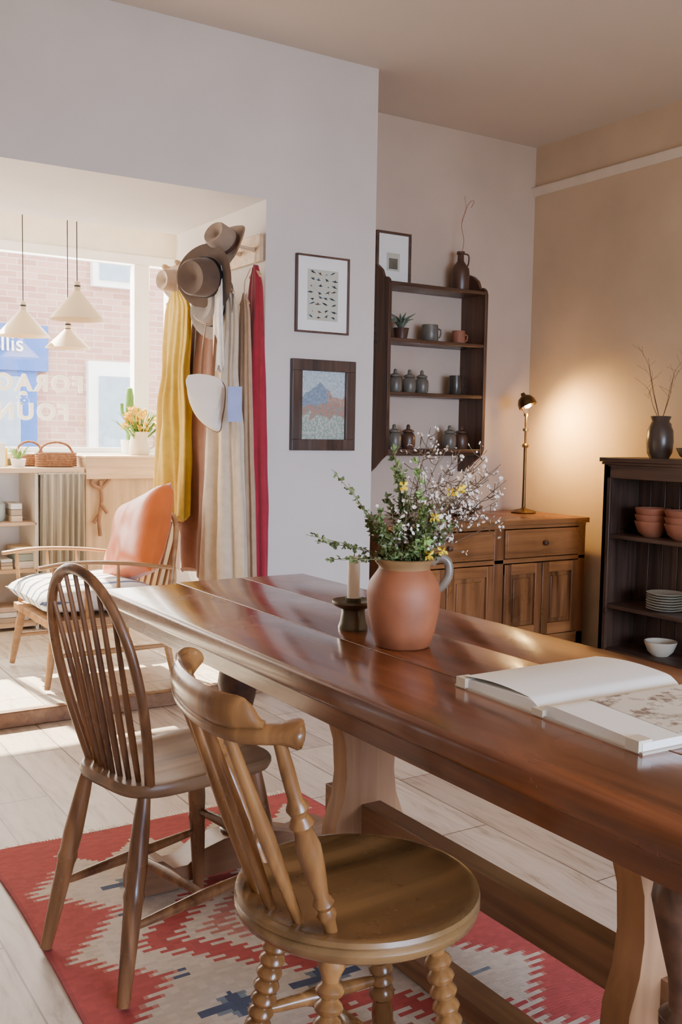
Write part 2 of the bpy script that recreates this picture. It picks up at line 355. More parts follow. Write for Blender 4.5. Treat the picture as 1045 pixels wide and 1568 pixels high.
# ------------------------------------------------------------------ spindle hoop-back chair
def hoop_chair(name,loc,rz):
    c=MB(); sz=.47
    out=[]
    for a in range(0,360,8):
        t=math.radians(a); n=4.5
        x=.205*math.copysign(abs(math.cos(t))**(2/n),math.cos(t)); y=math.copysign(abs(math.sin(t))**(2/n),math.sin(t))
        w=.165+.015*(x/.2); out.append((x,y*w))
    c.loft(out,[(.90,sz-.036),(.97,sz-.030),(1,sz-.018),(1,sz-.008),(.98,sz-.001),(.94,sz),(.80,sz-.004),(.5,sz-.009),(.1,sz-.010)],1)
    lp=[(0,.015),(.12,.019),(.35,.023),(.45,.021),(.48,.024),(.52,.021),(.75,.018),(1,.014)]
    feet={}
    for sx_,fx,tx in((-1,-.25,-.165),(1,.20,.15)):
        for sy in(-1,1):
            p0=V((tx,sy*.12,sz-.03)); p1=V((fx,sy*.17,.012)); feet[(sx_,sy)]=(p0,p1); c.turn(p0,p1,lp,0,14)
    def at(k,z):
        p0,p1=feet[k]; t=(p0.z-z)/(p0.z-p1.z); return p0.lerp(p1,t)
    sp=[(0,.008),(.1,.010),(.5,.015),(.9,.010),(1,.008)]
    for sy in(-1,1): c.turn(at((-1,sy),.17),at((1,sy),.19),sp,0,12)
    c.turn(at((-1,-1),.17).lerp(at((1,-1),.19),.5),at((-1,1),.17).lerp(at((1,1),.19),.5),sp,0,12)
    c.turn(at((1,-1),.25),at((1,1),.25),sp,0,12)
    def hx(z): return -.155-(z-sz)*.235
    pts=[]; HT=.235
    for t in [0,.25,.5,.75]:
        z=sz-.01+t*.25; pts.append((hx(z),-(.125+.045*math.sin(t*math.pi/2)),z))
    for k in range(0,17):
        a=math.pi*k/16; z=sz+.24+HT*math.sin(a)**.9 if 0<k<16 else sz+.24
        y=-.170*math.cos(a); pts.append((hx(z),y,z))
    for t in [.75,.5,.25,0]:
        z=sz-.01+t*.25; pts.append((hx(z),.125+.045*math.sin(t*math.pi/2),z))
    c.tube(cr(pts,3),(.013,.011),0,12,up=(1,0,0.2))
    for k in range(7):
        u=(k-3)/3; yb=u*.088; yt=u*.128
        zt=sz+.24+HT*math.sqrt(max(0,1-(yt/.170)**2))-.003
        c.turn((-.158-.012*(1-u*u),yb,sz-.006),(hx(zt),yt,zt),[(0,.0065),(.25,.0085),(.5,.0075),(1,.005)],0,8)
    return c.done(name,[M_ch,M_chs],loc,rz)
hoop_chair('spindle_back_chair',(.93,2.19,0),math.radians(12))
# ------------------------------------------------------------------ smoker's bow chair
c=MB(); sz=.45; R_=.22
out=[(R_*math.cos(t)*1.0,R_*math.sin(t)) for t in [2*math.pi*k/56 for k in range(56)]]
c.loft(out,[(.80,sz-.048),(.93,sz-.045),(.985,sz-.036),(1.0,sz-.024),(.985,sz-.018),(.975,sz-.016),(1.0,sz-.010),(.99,sz-.002),(.95,sz),(.90,sz-.002),(.80,sz-.007),(.5,sz-.012),(.2,sz-.013),(.02,sz-.013)],1)
bob=[(0,.017),(.05,.02),(.10,.024),(.13,.018)]
k=.16
while k<.62:
    bob+=[(k,.0145),(k+.018,.022),(k+.036,.025),(k+.054,.022)]; k+=.068
bob+=[(.64,.015),(.66,.024),(.69,.026),(.72,.017),(.80,.022),(.88,.022),(.95,.017),(1,.013)]
feet=[]
for ang in(130,220,310,40):
    a=math.radians(ang); p0=V((.135*math.cos(a),.135*math.sin(a),sz-.045)); p1=V((.215*math.cos(a),.215*math.sin(a),.015)); feet.append((p0,p1)); c.turn(p0,p1,bob,0,16)
def at2(i,z): p0,p1=feet[i]; return p0.lerp(p1,(p0.z-z)/(p0.z-p1.z))
sp=[(0,.008),(.15,.011),(.35,.013),(.42,.018),(.5,.020),(.58,.018),(.65,.013),(.85,.011),(1,.008)]
c.turn(at2(0,.17),at2(3,.17),sp,0,12); c.turn(at2(1,.17),at2(2,.17),sp,0,12)
c.turn(at2(0,.17).lerp(at2(3,.17),.5),at2(1,.17).lerp(at2(2,.17),.5),sp,0,12)
bp=cr([(-.195,.295,.825),(-.212,.272,.812),(-.248,.215,.798),(-.280,.13,.793),(-.300,.03,.793),(-.302,-.055,.793),(-.288,-.105,.793),(-.262,-.137,.795),(-.232,-.156,.797),(-.212,-.165,.795)],6)
n=len(bp); rr=[]
for i in range(n):
    t=i/(n-1)
    w=.018+.010*max(0,1-abs(t-.04)/.12)+.013*max(0,1-abs(t-.93)/.14); h_=.016+.008*max(0,1-abs(t-.95)/.12)+.008*max(0,1-abs(t-.04)/.1)
    if t<.015 or t>.985: w*=.55; h_*=.55
    rr.append((w,h_))
c.tube(bp,rr,0,16,up=(0,0,1))
cb=[p+V((-.004,0,.0)) for p in bp[11:43]]; m_=len(cb)
pts=[];rr=[]
for i,p in enumerate(cb):
    e=min(1,min(i,m_-1-i)/6); hh=.006+.022*e*e*(3-2*e)
    pts.append(p+V((-.006*e,0,.010+hh*.8))); rr.append((.013,hh))
c.tube(pts,rr,0,12,up=(0,0,1))
tspi=[(0,.011),(.06,.012),(.10,.017),(.13,.012),(.16,.018),(.20,.012),(.35,.019),(.45,.021),(.55,.015),(.58,.021),(.62,.013),(.66,.019),(.70,.012),(.85,.012),(1,.010)]
pspi=[(0,.009),(.2,.011),(.45,.014),(.7,.011),(1,.009)]
for b0,t0,pf in (((-.128,-.118),(-.248,-.150),tspi),((-.158,-.065),(-.300,-.078),pspi),((-.175,.0),(-.300,.005),pspi),((-.168,.065),(-.288,.09),pspi),((-.142,.12),(-.265,.185),pspi),((-.10,.168),(-.21,.268),tspi)):
    c.turn((b0[0],b0[1],sz-.008),(t0[0],t0[1],.79),pf,0,14)
c.done('smokers_bow_chair',[M_ch2,M_ch2s],(.963,1.437,0),0)
# ------------------------------------------------------------------ candle holder, jug, book
c=MB()
c.lathe([(.0,.0),(.037,0),(.038,.006),(.033,.02),(.029,.045),(.030,.052),(.047,.060),(.054,.068),(.053,.074),(.047,.068),(.02,.064),(.020,.080),(.017,.080),(.017,.066),(.0,.066)],m=0,segs=36)
c.done('candle_holder',mat('bronze_glaze',(.12,.105,.07),.28,.4,var=.3),(1.36,2.07,.76))
c=MB(); c.lathe([(0,.066),(.0155,.066),(.0155,.180),(.014,.185),(.006,.183),(0,.181)],m=0,segs=20); c.tube([(0,0,.18),(.001,0,.192)],.001,1,6)
c.done('candle',[M_wax,M_black],(1.36,2.07,.76))
JX,JY=1.355,1.85
c=MB(); seg=40
pr_=[(0,0),(.058,0),(.064,.004),(.075,.04),(.084,.09),(.086,.125),(.080,.152),(.066,.172),(.059,.182),(.060,.188),(.068,.197),(.071,.204),(.066,.206),(.056,.196),(.054,.185),(.06,.165),(.07,.14),(.07,.06),(.0,.02)]
c.lathe(pr_[:9],m=0,segs=seg,cap=False); c.lathe(pr_[8:14],m=1,segs=seg,cap=False); c.lathe(pr_[13:],m=0,segs=seg,cap=False)
dR=V((.843,-.537,0))
c.tube(cr([dR*.062+V((0,0,.195)),dR*.080+V((0,0,.208)),dR*.100+V((0,0,.198)),dR*.104+V((0,0,.17)),dR*.092+V((0,0,.145)),dR*.078+V((0,0,.132))],5),(.010,.006),2,10,up=(.537,.843,0))
c.done('terracotta_jug',[M_terra,mat('ochre_glaze',(.26,.14,.055),.35,var=.25,scale=20),mat('grey_glaze',(.16,.12,.085),.3,var=.3,scale=20)],(JX,JY,.76))
A=MB(); Rv=V((.843,-.537,0)); Fv=V((.537,.843,0)); base=V((0,0,.18))
def tgt(u,v_,dep=0): return Rv*((u-617)/655)+V((0,0,(990-v_)/655))+Fv*dep
def leafq(p,d,L,w,m):
    d=d.normalized(); s_=d.cross(V((rnd(-1,1),rnd(-1,1),rnd(-1,1)))).normalized(); nrm=d.cross(s_)*L*.15
    A.add([p,p+d*L*.45+s_*w-nrm,p+d*L,p+d*L*.45-s_*w-nrm],[(0,1,2,3)],m)
def stem(tg,r=.0016,m=0,sag=.3):
    b0=base+Rv*rnd(-.04,.04)+Fv*rnd(-.04,.04)
    mid=b0.lerp(tg,.45)+V((0,0,.04*sag))+Rv*rnd(-.01,.01)
    low=V((b0.x*.3,b0.y*.3,.05)); pts=cr([low,b0,mid,tg],8); A.tube(pts,[r*(1-.6*i/(len(pts)-1)) for i in range(len(pts))],m,5); return pts
def leafy(tg,nl,L,w,m,t0=.30):
    pts=stem(tg)
    for i in range(nl):
        t=rnd(t0,1); p=pts[int(t*(len(pts)-1))]; q=pts[min(len(pts)-1,int(t*(len(pts)-1))+1)]
        d=(q-p).normalized() if (q-p).length>0 else V((0,0,1)); d=(d*.5+V((rnd(-1,1),rnd(-1,1),rnd(-1,1))))
        leafq(p+V((rnd(-1,1),rnd(-1,1),rnd(-1,1)))*.003,d,L*rnd(.7,1.2),w,m)
for (u,v_,dp) in ((466,822,.0),(480,835,.05),(505,722,-.03),(520,855,-.06),(497,862,.02),(545,775,0),(530,745,.05)):
    pts=leafy(tgt(u,v_,dp),42,.013,.0055,1)
for (u,v_,dp) in ((596,682,0),(612,715,.05),(630,700,-.05),(575,780,-.05),(640,790,-.06),(600,800,-.07),(655,800,-.05),(665,845,-.06),(590,760,.06),(620,760,.0),(585,835,-.07),(640,750,.04),(560,800,.03),(610,730,.02),(600,840,-.08),(625,830,-.09),(650,820,-.08),(580,810,-.04),(670,790,-.07),(650,770,-.06),(600,700,.03),(690,800,-.03)):
    leafy(tgt(u,v_,dp),85,.017,.0055,1 if rnd(0,1)<.7 else 2)
def bloss(p,r=.0055):
    nrm=V((rnd(-1,1),rnd(-1,1),rnd(-.3,1))).normalized(); a=nrm.orthogonal().normalized(); b_=nrm.cross(a)
    for k in range(5):
        t=2*math.pi*k/5; d=a*math.cos(t)+b_*math.sin(t); e=nrm.cross(d)
        A.add([p,p+d*r*.6+e*r*.45+nrm*r*.2,p+d*r+nrm*r*.35,p+d*r*.6-e*r*.45+nrm*r*.2],[(0,1,2,3)],3)
def spray(tg,n,spread):
    n=int(n*.72); pts=stem(tg,.0017,5)
    for i in range(n):
        t=rnd(.5,1); p=pts[int(t*(len(pts)-1))]; q=p+V((rnd(-1,1),rnd(-1,1),rnd(-.6,1)))*spread*rnd(.3,1)
        m1=(p+q)/2+V((0,0,-.005)); A.tube([p,m1,q],.0009,5,4); bloss(q,rnd(.0035,.0065))
        for z_ in range(2):
            if rnd(0,1)<.7: bloss(q+V((rnd(-1,1),rnd(-1,1),rnd(-1,1)))*.011,rnd(.003,.005))
for (u,v_,dp,n_) in ((652,658,0,40),(640,672,.05,30),(668,690,-.05,34),(600,690,.04,14),(700,690,.02,38),(735,690,-.03,46),(762,712,.03,40),(768,735,0,40),(740,740,.05,48),(715,735,-.05,48),(760,768,.04,34),(768,795,0,16),(690,720,.06,44),(725,770,-.03,40),(630,720,-.03,22),(750,715,-.05,36),(690,780,.04,30),(705,760,.0,44),(730,715,.02,44),(670,730,.03,34),(740,785,-.02,24)):
    spray(tgt(u,v_,dp),n_,.048)
def yflower(p,r=.015):
    for k in range(12):
        nrm=V((rnd(-1,1),rnd(-1,1),rnd(-.5,1))).normalized(); a=nrm.orthogonal().normalized(); b_=nrm.cross(a)
        A.add([p,p+a*r*.6+b_*r*.3,p+a*r+nrm*r*.2,p+a*r*.6-b_*r*.3],[(0,1,2,3)],4)
for (u,v_,dp) in ((690,750,-.06),(658,790,-.06),(612,745,-.04),(670,838,-.07),(697,748,-.04),(683,752,-.05),(650,845,-.07)):
    stem(tgt(u,v_,dp),.0013); yflower(tgt(u,v_,dp))
fl=A.done('flower_arrangement',[M_stem,M_leaf,M_leaf2,M_bloss,M_yel,M_twig],(JX,JY,.76),smooth=False)
# open sketchbook
c=MB(); hl=.18; pw=.235
def zp(y):
    a=abs(y)/pw; return .006+.020*min(1,(a/.12))**.5*(1-.45*a) if a>0 else .008
for sgn in(-1,1):
    yy=[sgn*pw*i/20 for i in range(21)]
    top=[(hl,y,zp(y)) for y in yy]; top2=[(-hl,y,zp(y)) for y in yy]
    bot=[(hl,y,.004) for y in yy]; bot2=[(-hl,y,.004) for y in yy]
    n=21; vs=top+top2+bot+bot2; fs=[]
    for i in range(20):
        fs+=[(i,i+1,n+i+1,n+i),(2*n+i,3*n+i,3*n+i+1,2*n+i+1),(i,2*n+i,2*n+i+1,i+1),(n+i,n+i+1,3*n+i+1,3*n+i)]
    fs.append((20,2*n+20,3*n+20,n+20)); c.add(vs,fs,0)
c.box(-hl-.006,hl+.006,-pw-.006,pw+.006,0,.004,1)
for x,y in((-hl-.008,.22),(-hl-.008,0.0),(-hl-.008,-.22)):
    c.box(x,x+.03,y-.014,y+.014,.002,.018+(.003 if y else -.004),2)
pg=[]
for i in range(21):
    y=.002+i*.0112; zz=.012*math.sin(min(1,i/20)*math.pi*.8)+zp(y)+.001; pg.append((y,zz))
c.add([(hl-.003,y,z) for y,z in pg]+[(-hl+.003,y,z-.004) for y,z in pg],[(i,i+1,22+i,21+i) for i in range(20)],0)
NX,NY=70,56
for i in range(NX):
    for j in range(NY):
        x0=-.09+.26*i/NX; x1=-.09+.26*(i+1)/NX; y0=-.225+.205*j/NY; y1=-.225+.205*(j+1)/NY
        q=noise.noise((x0*12,y0*26,2))+.5*noise.noise((x0*50,y0*60,5))+.25*noise.noise((x0*150,y0*150,5)); mm=4 if q<.10 else (5 if q<.30 else 3)
        c.add([(x0,y0,zp(y0)+.0006),(x1,y0,zp(y0)+.0006),(x1,y1,zp(y1)+.0006),(x0,y1,zp(y1)+.0006)],[(0,1,2,3)],mm)
c.done('open_sketchbook',[M_paper,mat('book_cloth',(.45,.40,.33),.8),M_plate,mat('ink',(.22,.16,.12),.8),mat('sketch_sheet',(.62,.56,.47),.85,var=.06),mat('ink_wash',(.42,.36,.28),.85,var=.1)],(1.405,1.252,.76),math.radians(-2))
# ------------------------------------------------------------------ pictures on front wall
M_vc=vcolmat('painted_art',.7)
def frame(name,x0,x1,z0,z1,y,w,m,matm=None,d=.02):
    g=empty(name,((x0+x1)/2,y,(z0+z1)/2))
    b_=MB(); W=(x1-x0)/2; H=(z1-z0)/2
    b_.box(-W,W,-d,0,H-w,H); b_.box(-W,W,-d,0,-H,-H+w); b_.box(-W,-W+w,-d,0,-H+w,H-w); b_.box(W-w,W,-d,0,-H+w,H-w)
    b_.done('frame',m,parent=g,bevel=.002,smooth=False)
    if matm:
        q=MB(); q.box(-W+w,W-w,-d*.4,-.001,-H+w,H-w); q.done('mount',matm,parent=g,smooth=False)
    return g,W,H
g,W,H=frame('framed_bird_print',2.42,2.725,1.74,2.115,4.25,.009,M_shelfZ,M_paper)
M_pg=mat('print_ground',(.50,.49,.40),.8,var=.05)
bc=[mat('print_ink_%d'%i,c_,.8) for i,c_ in enumerate(((.06,.07,.08),(.10,.15,.19),(.20,.13,.08),(.55,.53,.48)))]
q=MB(); q.box(-.085,.09,-.0095,-.008,-.125,.12,0)
for r_ in range(8):
    for k in range(4):
        x=-.062+k*.042+rnd(-.009,.009); z=-.108+r_*.030+rnd(-.006,.006); l=rnd(.012,.021); tl=rnd(-.008,.008); mm=1+random.choice((0,0,1,2,3))
        q.add([(x-l,-.0102,z-tl),(x-l*.2,-.0102,z-.0045),(x+l,-.0102,z+tl),(x,-.0102,z+.0045)],[(0,1,2,3)],mm)
        q.add([(x-.004,-.0102,z),(x+.005,-.0102,z),(x+rnd(-.010,.012),-.0102,z+rnd(.008,.013)*random.choice((-1,1)))],[(0,1,2)],mm)
q.done('print',[M_pg]+bc,parent=g,smooth=False)
g,W,H=frame('framed_landscape_painting',2.40,2.765,1.165,1.61,4.25,.055,M_dark,None,.03)
def land(u,v_):
    n=noise.noise((u*7,v_*7,3)); n2=noise.noise((u*25,v_*25,1)); n3=noise.noise((u*60,v_*60,4))
    mt=.62+.22*max(0,1-abs(u-.42)/.35)+.05*n+.02*n2
    if v_>mt: c=(.42,.48,.50)
    elif v_>.52+.08*n: c=(.20,.26,.33) if u+.1*n2<.62 else (.38,.24,.18)
    elif v_>.33+.12*n: c=(.36,.18,.13) if n2>0 else (.27,.26,.22)
    else: c=(.24,.30,.24) if n2>-.02 else (.46,.47,.42)
    k=1+.3*n2+.35*n3; return (c[0]*k,c[1]*k,c[2]*k)
cg=colorgrid('canvas',80,100,lambda u,v_:(-.13+.26*u,-.012,-.17+.34*v_),land,M_vc); cg.parent=g
# ------------------------------------------------------------------ alcove hanging shelf
S=MB(); X0,X1=3.205,3.925; YF,YB=4.575,4.798
def side(x):
    poly=[(YB,1.03),(YB-.05,1.03),(YB-.10,1.06),(YF+.07,1.10),(YF+.02,1.13),(YF,1.17),(YF,2.08),(YF+.01,2.11),(YF+.03,2.125),(YF+.05,2.12),(YF+.06,2.13),(YF+.08,2.17),(YF+.12,2.20),(YF+.16,2.215),(YB,2.215)]
    S.prism(poly,'X',x,x+.022,0)
side(X0); side(X1-.022)
for z in(1.17,1.49,1.79,2.10): S.box(X0+.02,X1-.02,YF+.005,YB,z-.02,z,1)
S.box(X0+.02,X1-.02,YF+.06,YF+.075,1.13,1.15,1)
S.done('hanging_shelf_unit',[M_shelfZ,M_darkX],bevel=.003)
def pot(name,loc,prof,m,handle=None,segs=24,extra=None):
    c=MB(); c.lathe(prof,m=0,segs=segs)
    if handle:
        hx_,z0,z1,off=handle; c.tube(cr([(hx_,0,z1),(hx_+off,0,z1-.004),(hx_+off*1.15,0,(z0+z1)/2),(hx_+off*.8,0,z0+.003),(hx_-.003,0,z0)],4),.005,0,8,up=(0,1,0))
    return c.done(name,m,loc)
mugp=lambda r,h:[(0,0),(r*.85,0),(r,.01),(r,h*.6),(r*.95,h),(r*.88,h),(r*.88,h*.3),(0,h*.25)]
jarp=lambda r,h:[(0,0),(r*.8,0),(r,h*.15),(r,h*.5),(r*.8,h*.62),(r*.6,h*.66),(r*.85,h*.68),(r*.8,h*.75),(r*.3,h*.82),(r*.25,h*.95),(r*.12,h),(0,h)]
YS=4.68
for i,x in enumerate((3.335,3.435,3.525)): pot('lidded_jar' if i==0 else 'lidded_jar.%03d'%i,(x,YS,1.49),jarp(.040,.135),M_stone)
for i,x in enumerate((3.335,3.435,3.74,3.83)): pot('lidded_jar.%03d'%(i+3),(x,YS,1.17),jarp(.042,.14),M_stone if i%2==0 else M_brownp)
pot('stoneware_tumbler',(3.775,YS,1.49),mugp(.040,.115),M_glz)
pot('pottery_mug',(3.575,YS,1.79),mugp(.050,.10),M_stone,(.048,.03,.08,.03))
pot('pottery_mug.001',(3.79,YS,1.79),mugp(.040,.08),M_terra2,(.038,.02,.06,.025))
bj=[(0,0),(.048,0),(.054,.02),(.056,.10),(.052,.135),(.030,.165),(.020,.18),(.018,.215),(.025,.222),(.024,.235),(.015,.235),(0,.2)]
pot('stoneware_bottle',(3.80,4.69,2.10),bj,M_brownp,(.022,.15,.225,.035))
c=MB(); c.tube(cr([(0,0,0),(.02,0,.10),(.0,0,.2),(.05,0,.32),(.09,0,.34),(.07,0,.30)],5),.0016,0,5); c.tube(cr([(0,0,.2),(.03,0,.28),(.02,0,.36)],4),.001,0,5)
c.done('dried_twig',M_terra,(3.80,4.69,2.30))
g,W,H=frame('small_framed_photo',3.22,3.46,2.105,2.40,4.74,.014,M_darkX,M_paper)
q=MB(); q.box(-.045,.045,-.0095,-.008,-.07,.03,0); q.box(-.03,.03,-.011,-.009,-.06,.0,1); q.done('photo',[M_pg,M_stone],parent=g,smooth=False)
c=MB(); c.lathe([(0,0),(.035,0),(.045,.06),(.048,.065),(.04,.065),(0,.055)],m=0)
for k in range(16):
    a=rnd(0,6.28); L=rnd(.08,.14); e=rnd(.2,1.2)
    p=V((0,0,.06)); d=V((math.cos(a)*math.cos(e),math.sin(a)*math.cos(e)*.6,math.sin(e)))
    c.tube([p,p+d*L*.5+V((0,0,.02)),p+d*L],[.009,.007,.001],1,6)
c.done('potted_aloe',[M_brownp,mat('aloe_green',(.10,.13,.09),.5)],(3.36,4.67,1.79))
# ------------------------------------------------------------------ sideboard
S=MB(); X0,X1,Y0,Y1=2.95,4.395,4.19,4.79; zt=.78
S.box(X0-.02,X1+.015,Y0-.02,Y1,zt-.03,zt,0)
S.box(X0,X0+.03,Y0,Y1,.012,zt-.03,1); S.box(X1-.03,X1,Y0,Y1,.012,zt-.03,1); S.box(X0,X1,Y1-.015,Y1,.012,zt-.03,1)
S.box(X0,X1,Y0-.006,Y0+.02,zt-.05,zt-.03,0); S.box(X0,X1,Y0-.004,Y0+.03,.012,.10,0); S.box(X0,X1,Y0-.004,Y0+.02,.535,.56,0)
xm=3.72
for a_,b_ in((X0,X0+.055),(xm-.035,xm+.035),(X1-.055,X1)): S.box(a_,b_,Y0-.004,Y0+.02,.012,.75,1)
for a_,b_ in((X0+.06,xm-.04),(xm+.04,X1-.06)):
    S.box(a_,b_,Y0-.012,Y0+.02,.565,.725,0)
    S.box(a_+.015,b_-.015,Y0-.016,Y0+.01,.58,.71,0)
    cx_=(a_+b_)/2
    S.lathe([(0,0),(.008,0),(.008,.012),(.017,.02),(.015,.03),(0,.033)],m=2,segs=14,M=Matrix.Translation((cx_,Y0-.016,.645))@Matrix.Rotation(math.pi/2,4,'X'))
    w=(b_-a_)
    for d0,d1 in((a_,a_+w/2-.003),(a_+w/2+.003,b_)):
        S.box(d0,d0+.05,Y0-.012,Y0+.012,.105,.53,1); S.box(d1-.05,d1,Y0-.012,Y0+.012,.105,.53,1)
        S.box(d0,d1,Y0-.011,Y0+.012,.47,.53,0); S.box(d0,d1,Y0-.011,Y0+.012,.105,.17,0)
        S.box(d0+.05,d1-.05,Y0+.004,Y0+.014,.17,.47,1); S.box(d0+.075,d1-.075,Y0-.004,Y0+.006,.195,.445,1)
S.done('wooden_sideboard',[M_sbX,M_sbZ,M_darkX],bevel=.003)
pot('pottery_bowl',(3.72,4.52,.78),[(0,0),(.05,0),(.09,.03),(.125,.06),(.12,.062),(.085,.035),(0,.012)],M_brownp,segs=32)
lx,ly=4.24,4.56
c=MB(); c.lathe([(0,0),(.075,0),(.078,.008),(.06,.02),(.02,.028),(.012,.035),(0,.035)],m=0)
c.turn((0,0,.03),(0,0,.42),[(0,.012),(.5,.010),(.95,.010),(1,.008)],0,12); c.lathe([(0,0),(.018,.004),(.022,.018),(.012,.03),(0,.03)],(0,0,.40),1,14)
c.turn((0,0,.42),(-.02,-.02,.60),[(0,.008),(1,.008)],1,10); c.lathe([(0,0),(.018,.004),(.018,.02),(0,.024)],(-.02,-.02,.50),1,14); c.lathe([(0,0),(.015,.004),(.015,.02),(0,.024)],(-.02,-.02,.59),1,14)
ldir=V((.20,-.40,-.90)).normalized()
Ml=Matrix.Translation((-.015,-.03,.655))@ldir.to_track_quat('-Z','Y').to_matrix().to_4x4()
c.lathe([(.058,0),(.055,.03),(.042,.056),(.015,.072),(.012,.088),(0,.09),(.0,.083),(.010,.072),(.038,.052),(.052,.028),(.056,0)],m=0,M=Ml,cap=False)
c.tube(cr([(-.02,-.02,.60),(-.045,-.0,.66),(-.035,.0,.72)],4),.004,1,8)
c.lathe([(0,-.012),(.018,-.004),(.023,.015),(.016,.035),(0,.045)],m=2,segs=14,M=Ml)
c.done('desk_lamp',[M_dbrass,M_brass,mat('bulb',(1,.72,.35),.3,emit=60)],(lx,ly,.78))
# ------------------------------------------------------------------ dark bookcase
S=MB(); XF,XB,YE,YN=4.20,4.475,3.88,2.55
S.box(XF-.02,XB,YN-.02,YE+.02,1.12,1.145,1); S.box(XF-.01,XB,YN-.01,YE+.01,1.105,1.12,1)
for y0 in(YE-.03,YN): S.box(XF,XB,y0,y0+.03,.0,1.12,0)
S.box(XF,XF+.02,YE-.05,YE,0,1.1,0); S.box(XF,XF+.02,YN,YE,1.03,1.105,1); S.box(XF,XF+.02,YN,YE,0,.07,1)
for z in(.08,.33,.72): S.box(XF+.005,XB,YN+.03,YE-.03,z-.022,z,1)
for k in range(13): S.box(XB-.02,XB-.01,YN+.03+k*.0985,YN+.03+k*.0985+.095,.05,1.1,0)
S.done('dark_bookcase',[M_dark,M_darkY],bevel=.003)
bowl=lambda r,h:[(0,0),(r*.5,0),(r*.8,h*.3),(r,h*.85),(r*1.03,h),(r*.95,h),(r*.75,h*.4),(0,h*.15)]
k=0
for (y,z,n_) in((3.64,.72,3),(3.44,.72,3)):
    c=MB()
    for i in range(n_): c.lathe(bowl(.092,.085),(0,0,i*.035),0,28)
    c.done('terracotta_bowl_stack' if k==0 else 'terracotta_bowl_stack.001',M_terra2,(4.33,y,z)); k+=1
c=MB()
for i in range(7): c.lathe([(0,0),(.06,0),(.10,.012),(.102,.014),(.095,.014),(.06,.006),(0,.006)],(0,0,i*.014),0,30)
c.done('plate_stack',M_plate,(4.33,3.53,.33))
pot('cream_bowl',(4.33,3.55,.08),bowl(.085,.08),M_plate,segs=30)
pot('stoneware_vase',(4.34,3.62,1.145),[(0,0),(.05,0),(.066,.03),(.072,.09),(.068,.15),(.05,.19),(.045,.20),(.055,.225),(.05,.228),(.04,.2),(0,.1)],mat('vase_glaze',(.07,.048,.036),.3,var=.3),(.06,.13,.19,.02),segs=30)
c=MB()
for (a,b_,h_) in((-.10,.05,.42),(-.16,-.02,.34),(.04,-.05,.30),(-.05,.08,.25),(-.02,-.12,.38)):
    c.tube(cr([(0,0,0),(a*.4,b_*.5,h_*.4),(a*.7,b_*.8,h_*.75),(a,b_*1.8,h_)],5),[.0018]*5+[.0014]*5+[.0008]*6,0,5)
    for q in range(5):
        t=rnd(.4,1); p=V((a*t,b_*t*1.4,h_*t)); c.tube([p,p+V((rnd(-.05,.05),rnd(-.07,.07),rnd(.02,.08)))],.0006,0,4)
c.done('dried_branches',M_twig,(4.34,3.62,1.33))
pot('dark_dish',(4.34,3.40,1.145),bowl(.085,.06),M_stone)
# ------------------------------------------------------------------ peg rail + clothes + hats
JB=2.26
P=MB(); P.box(JB-.02,JB-.0005,4.27,5.22,2.06,2.19,0)
for y in(4.33,4.48,4.64,4.80,4.97,5.14): P.turn((JB-.015,y,2.12),(JB-.16,y,2.135),[(0,.010),(.1,.012),(.15,.008),(.75,.009),(.85,.015),(.95,.014),(1,.006)],0,12)
P.done('coat_peg_rail',M_paleX,bevel=.003)
def garment(name,x,ya,yb,yc,yd,z1,z0,m,dep=.05,folds=6,seed=0,strap=False,amp=.32,waist=None):
    c=MB(); N=120; K=56; rs=[]
    for i in range(K+1):
        t=i/K; z=z1+(z0-z1)*t
        yl=ya+(yc-ya)*t; yr=yb+(yd-yb)*t; cy=(yl+yr)/2; w=(yr-yl)/2
        sh=min(1,t/.09) if not strap else 1; w*=.30+.70*math.sin(sh*math.pi/2)
        if waist: w*=1-.22*math.exp(-((t-waist)/.10)**2)
        dd=dep*(.35+.65*min(1,t*2.2))
        ring=[]
        for j in range(N):
            a=2*math.pi*j/N
            ph=seed+1.5*math.sin(a*2+seed)+.9*math.sin(2.5*t+seed)
            f=1+(.08+amp*min(1,t*1.3))*math.sin(folds*a+ph)+.12*math.sin(folds*2.3*a+2*seed+3*t)+.18*noise.noise((a*1.5,t*7,seed))
            ring.append((min(x+dd*math.sin(a)*f,JB-.004),cy+w*math.cos(a)*(1+(f-1)*.22),z+(0.02*math.sin(folds*a+seed) if i==K else 0)+.012*noise.noise((a,t*5,seed))))
        rs.append(ring)
    c.rings(rs,0)
    c.tube(cr([((x),(ya+yb)/2,z1-.02),((x),(ya+yb)/2,z1+.05),(x+.015,(ya+yb)/2,z1+.09),(x+.03,(ya+yb)/2,z1+.12)],4),.003,1,6)
    c.tube([(x,ya+.01,z1-.05),(x,(ya+yb)/2,z1-.01),(x,yb-.01,z1-.05)],.008,1,8)
    return c.done(name,[m,M_paleX])
cloth=lambda n,c_: mat(n,c_,.9,var=.10,scale=25,sheen=.2,bump=.1)
garment('yellow_dress',2.06,4.68,4.98,4.72,5.08,1.96,.80,cloth('yellow_linen',(.60,.38,.025)),.05,7,1,waist=.35,amp=.45)
garment('brown_coat',2.14,4.47,4.80,4.44,4.98,1.90,.52,cloth('brown_wool',(.19,.07,.03)),.05,5,2.2)
garment('cream_dress',2.10,4.25,4.44,4.15,4.56,1.95,.50,cloth('cream_linen',(.56,.45,.32)),.05,6,3.1,amp=.45,waist=.3)
garment('crimson_dress',2.205,4.185,4.31,4.14,4.34,2.03,.55,cloth('crimson_wool',(.30,.010,.028)),.035,4,4,amp=.45)
garment('white_apron',2.04,4.27,4.35,4.24,4.34,2.04,1.55,cloth('white_cotton',(.75,.70,.64)),.012,5,5)
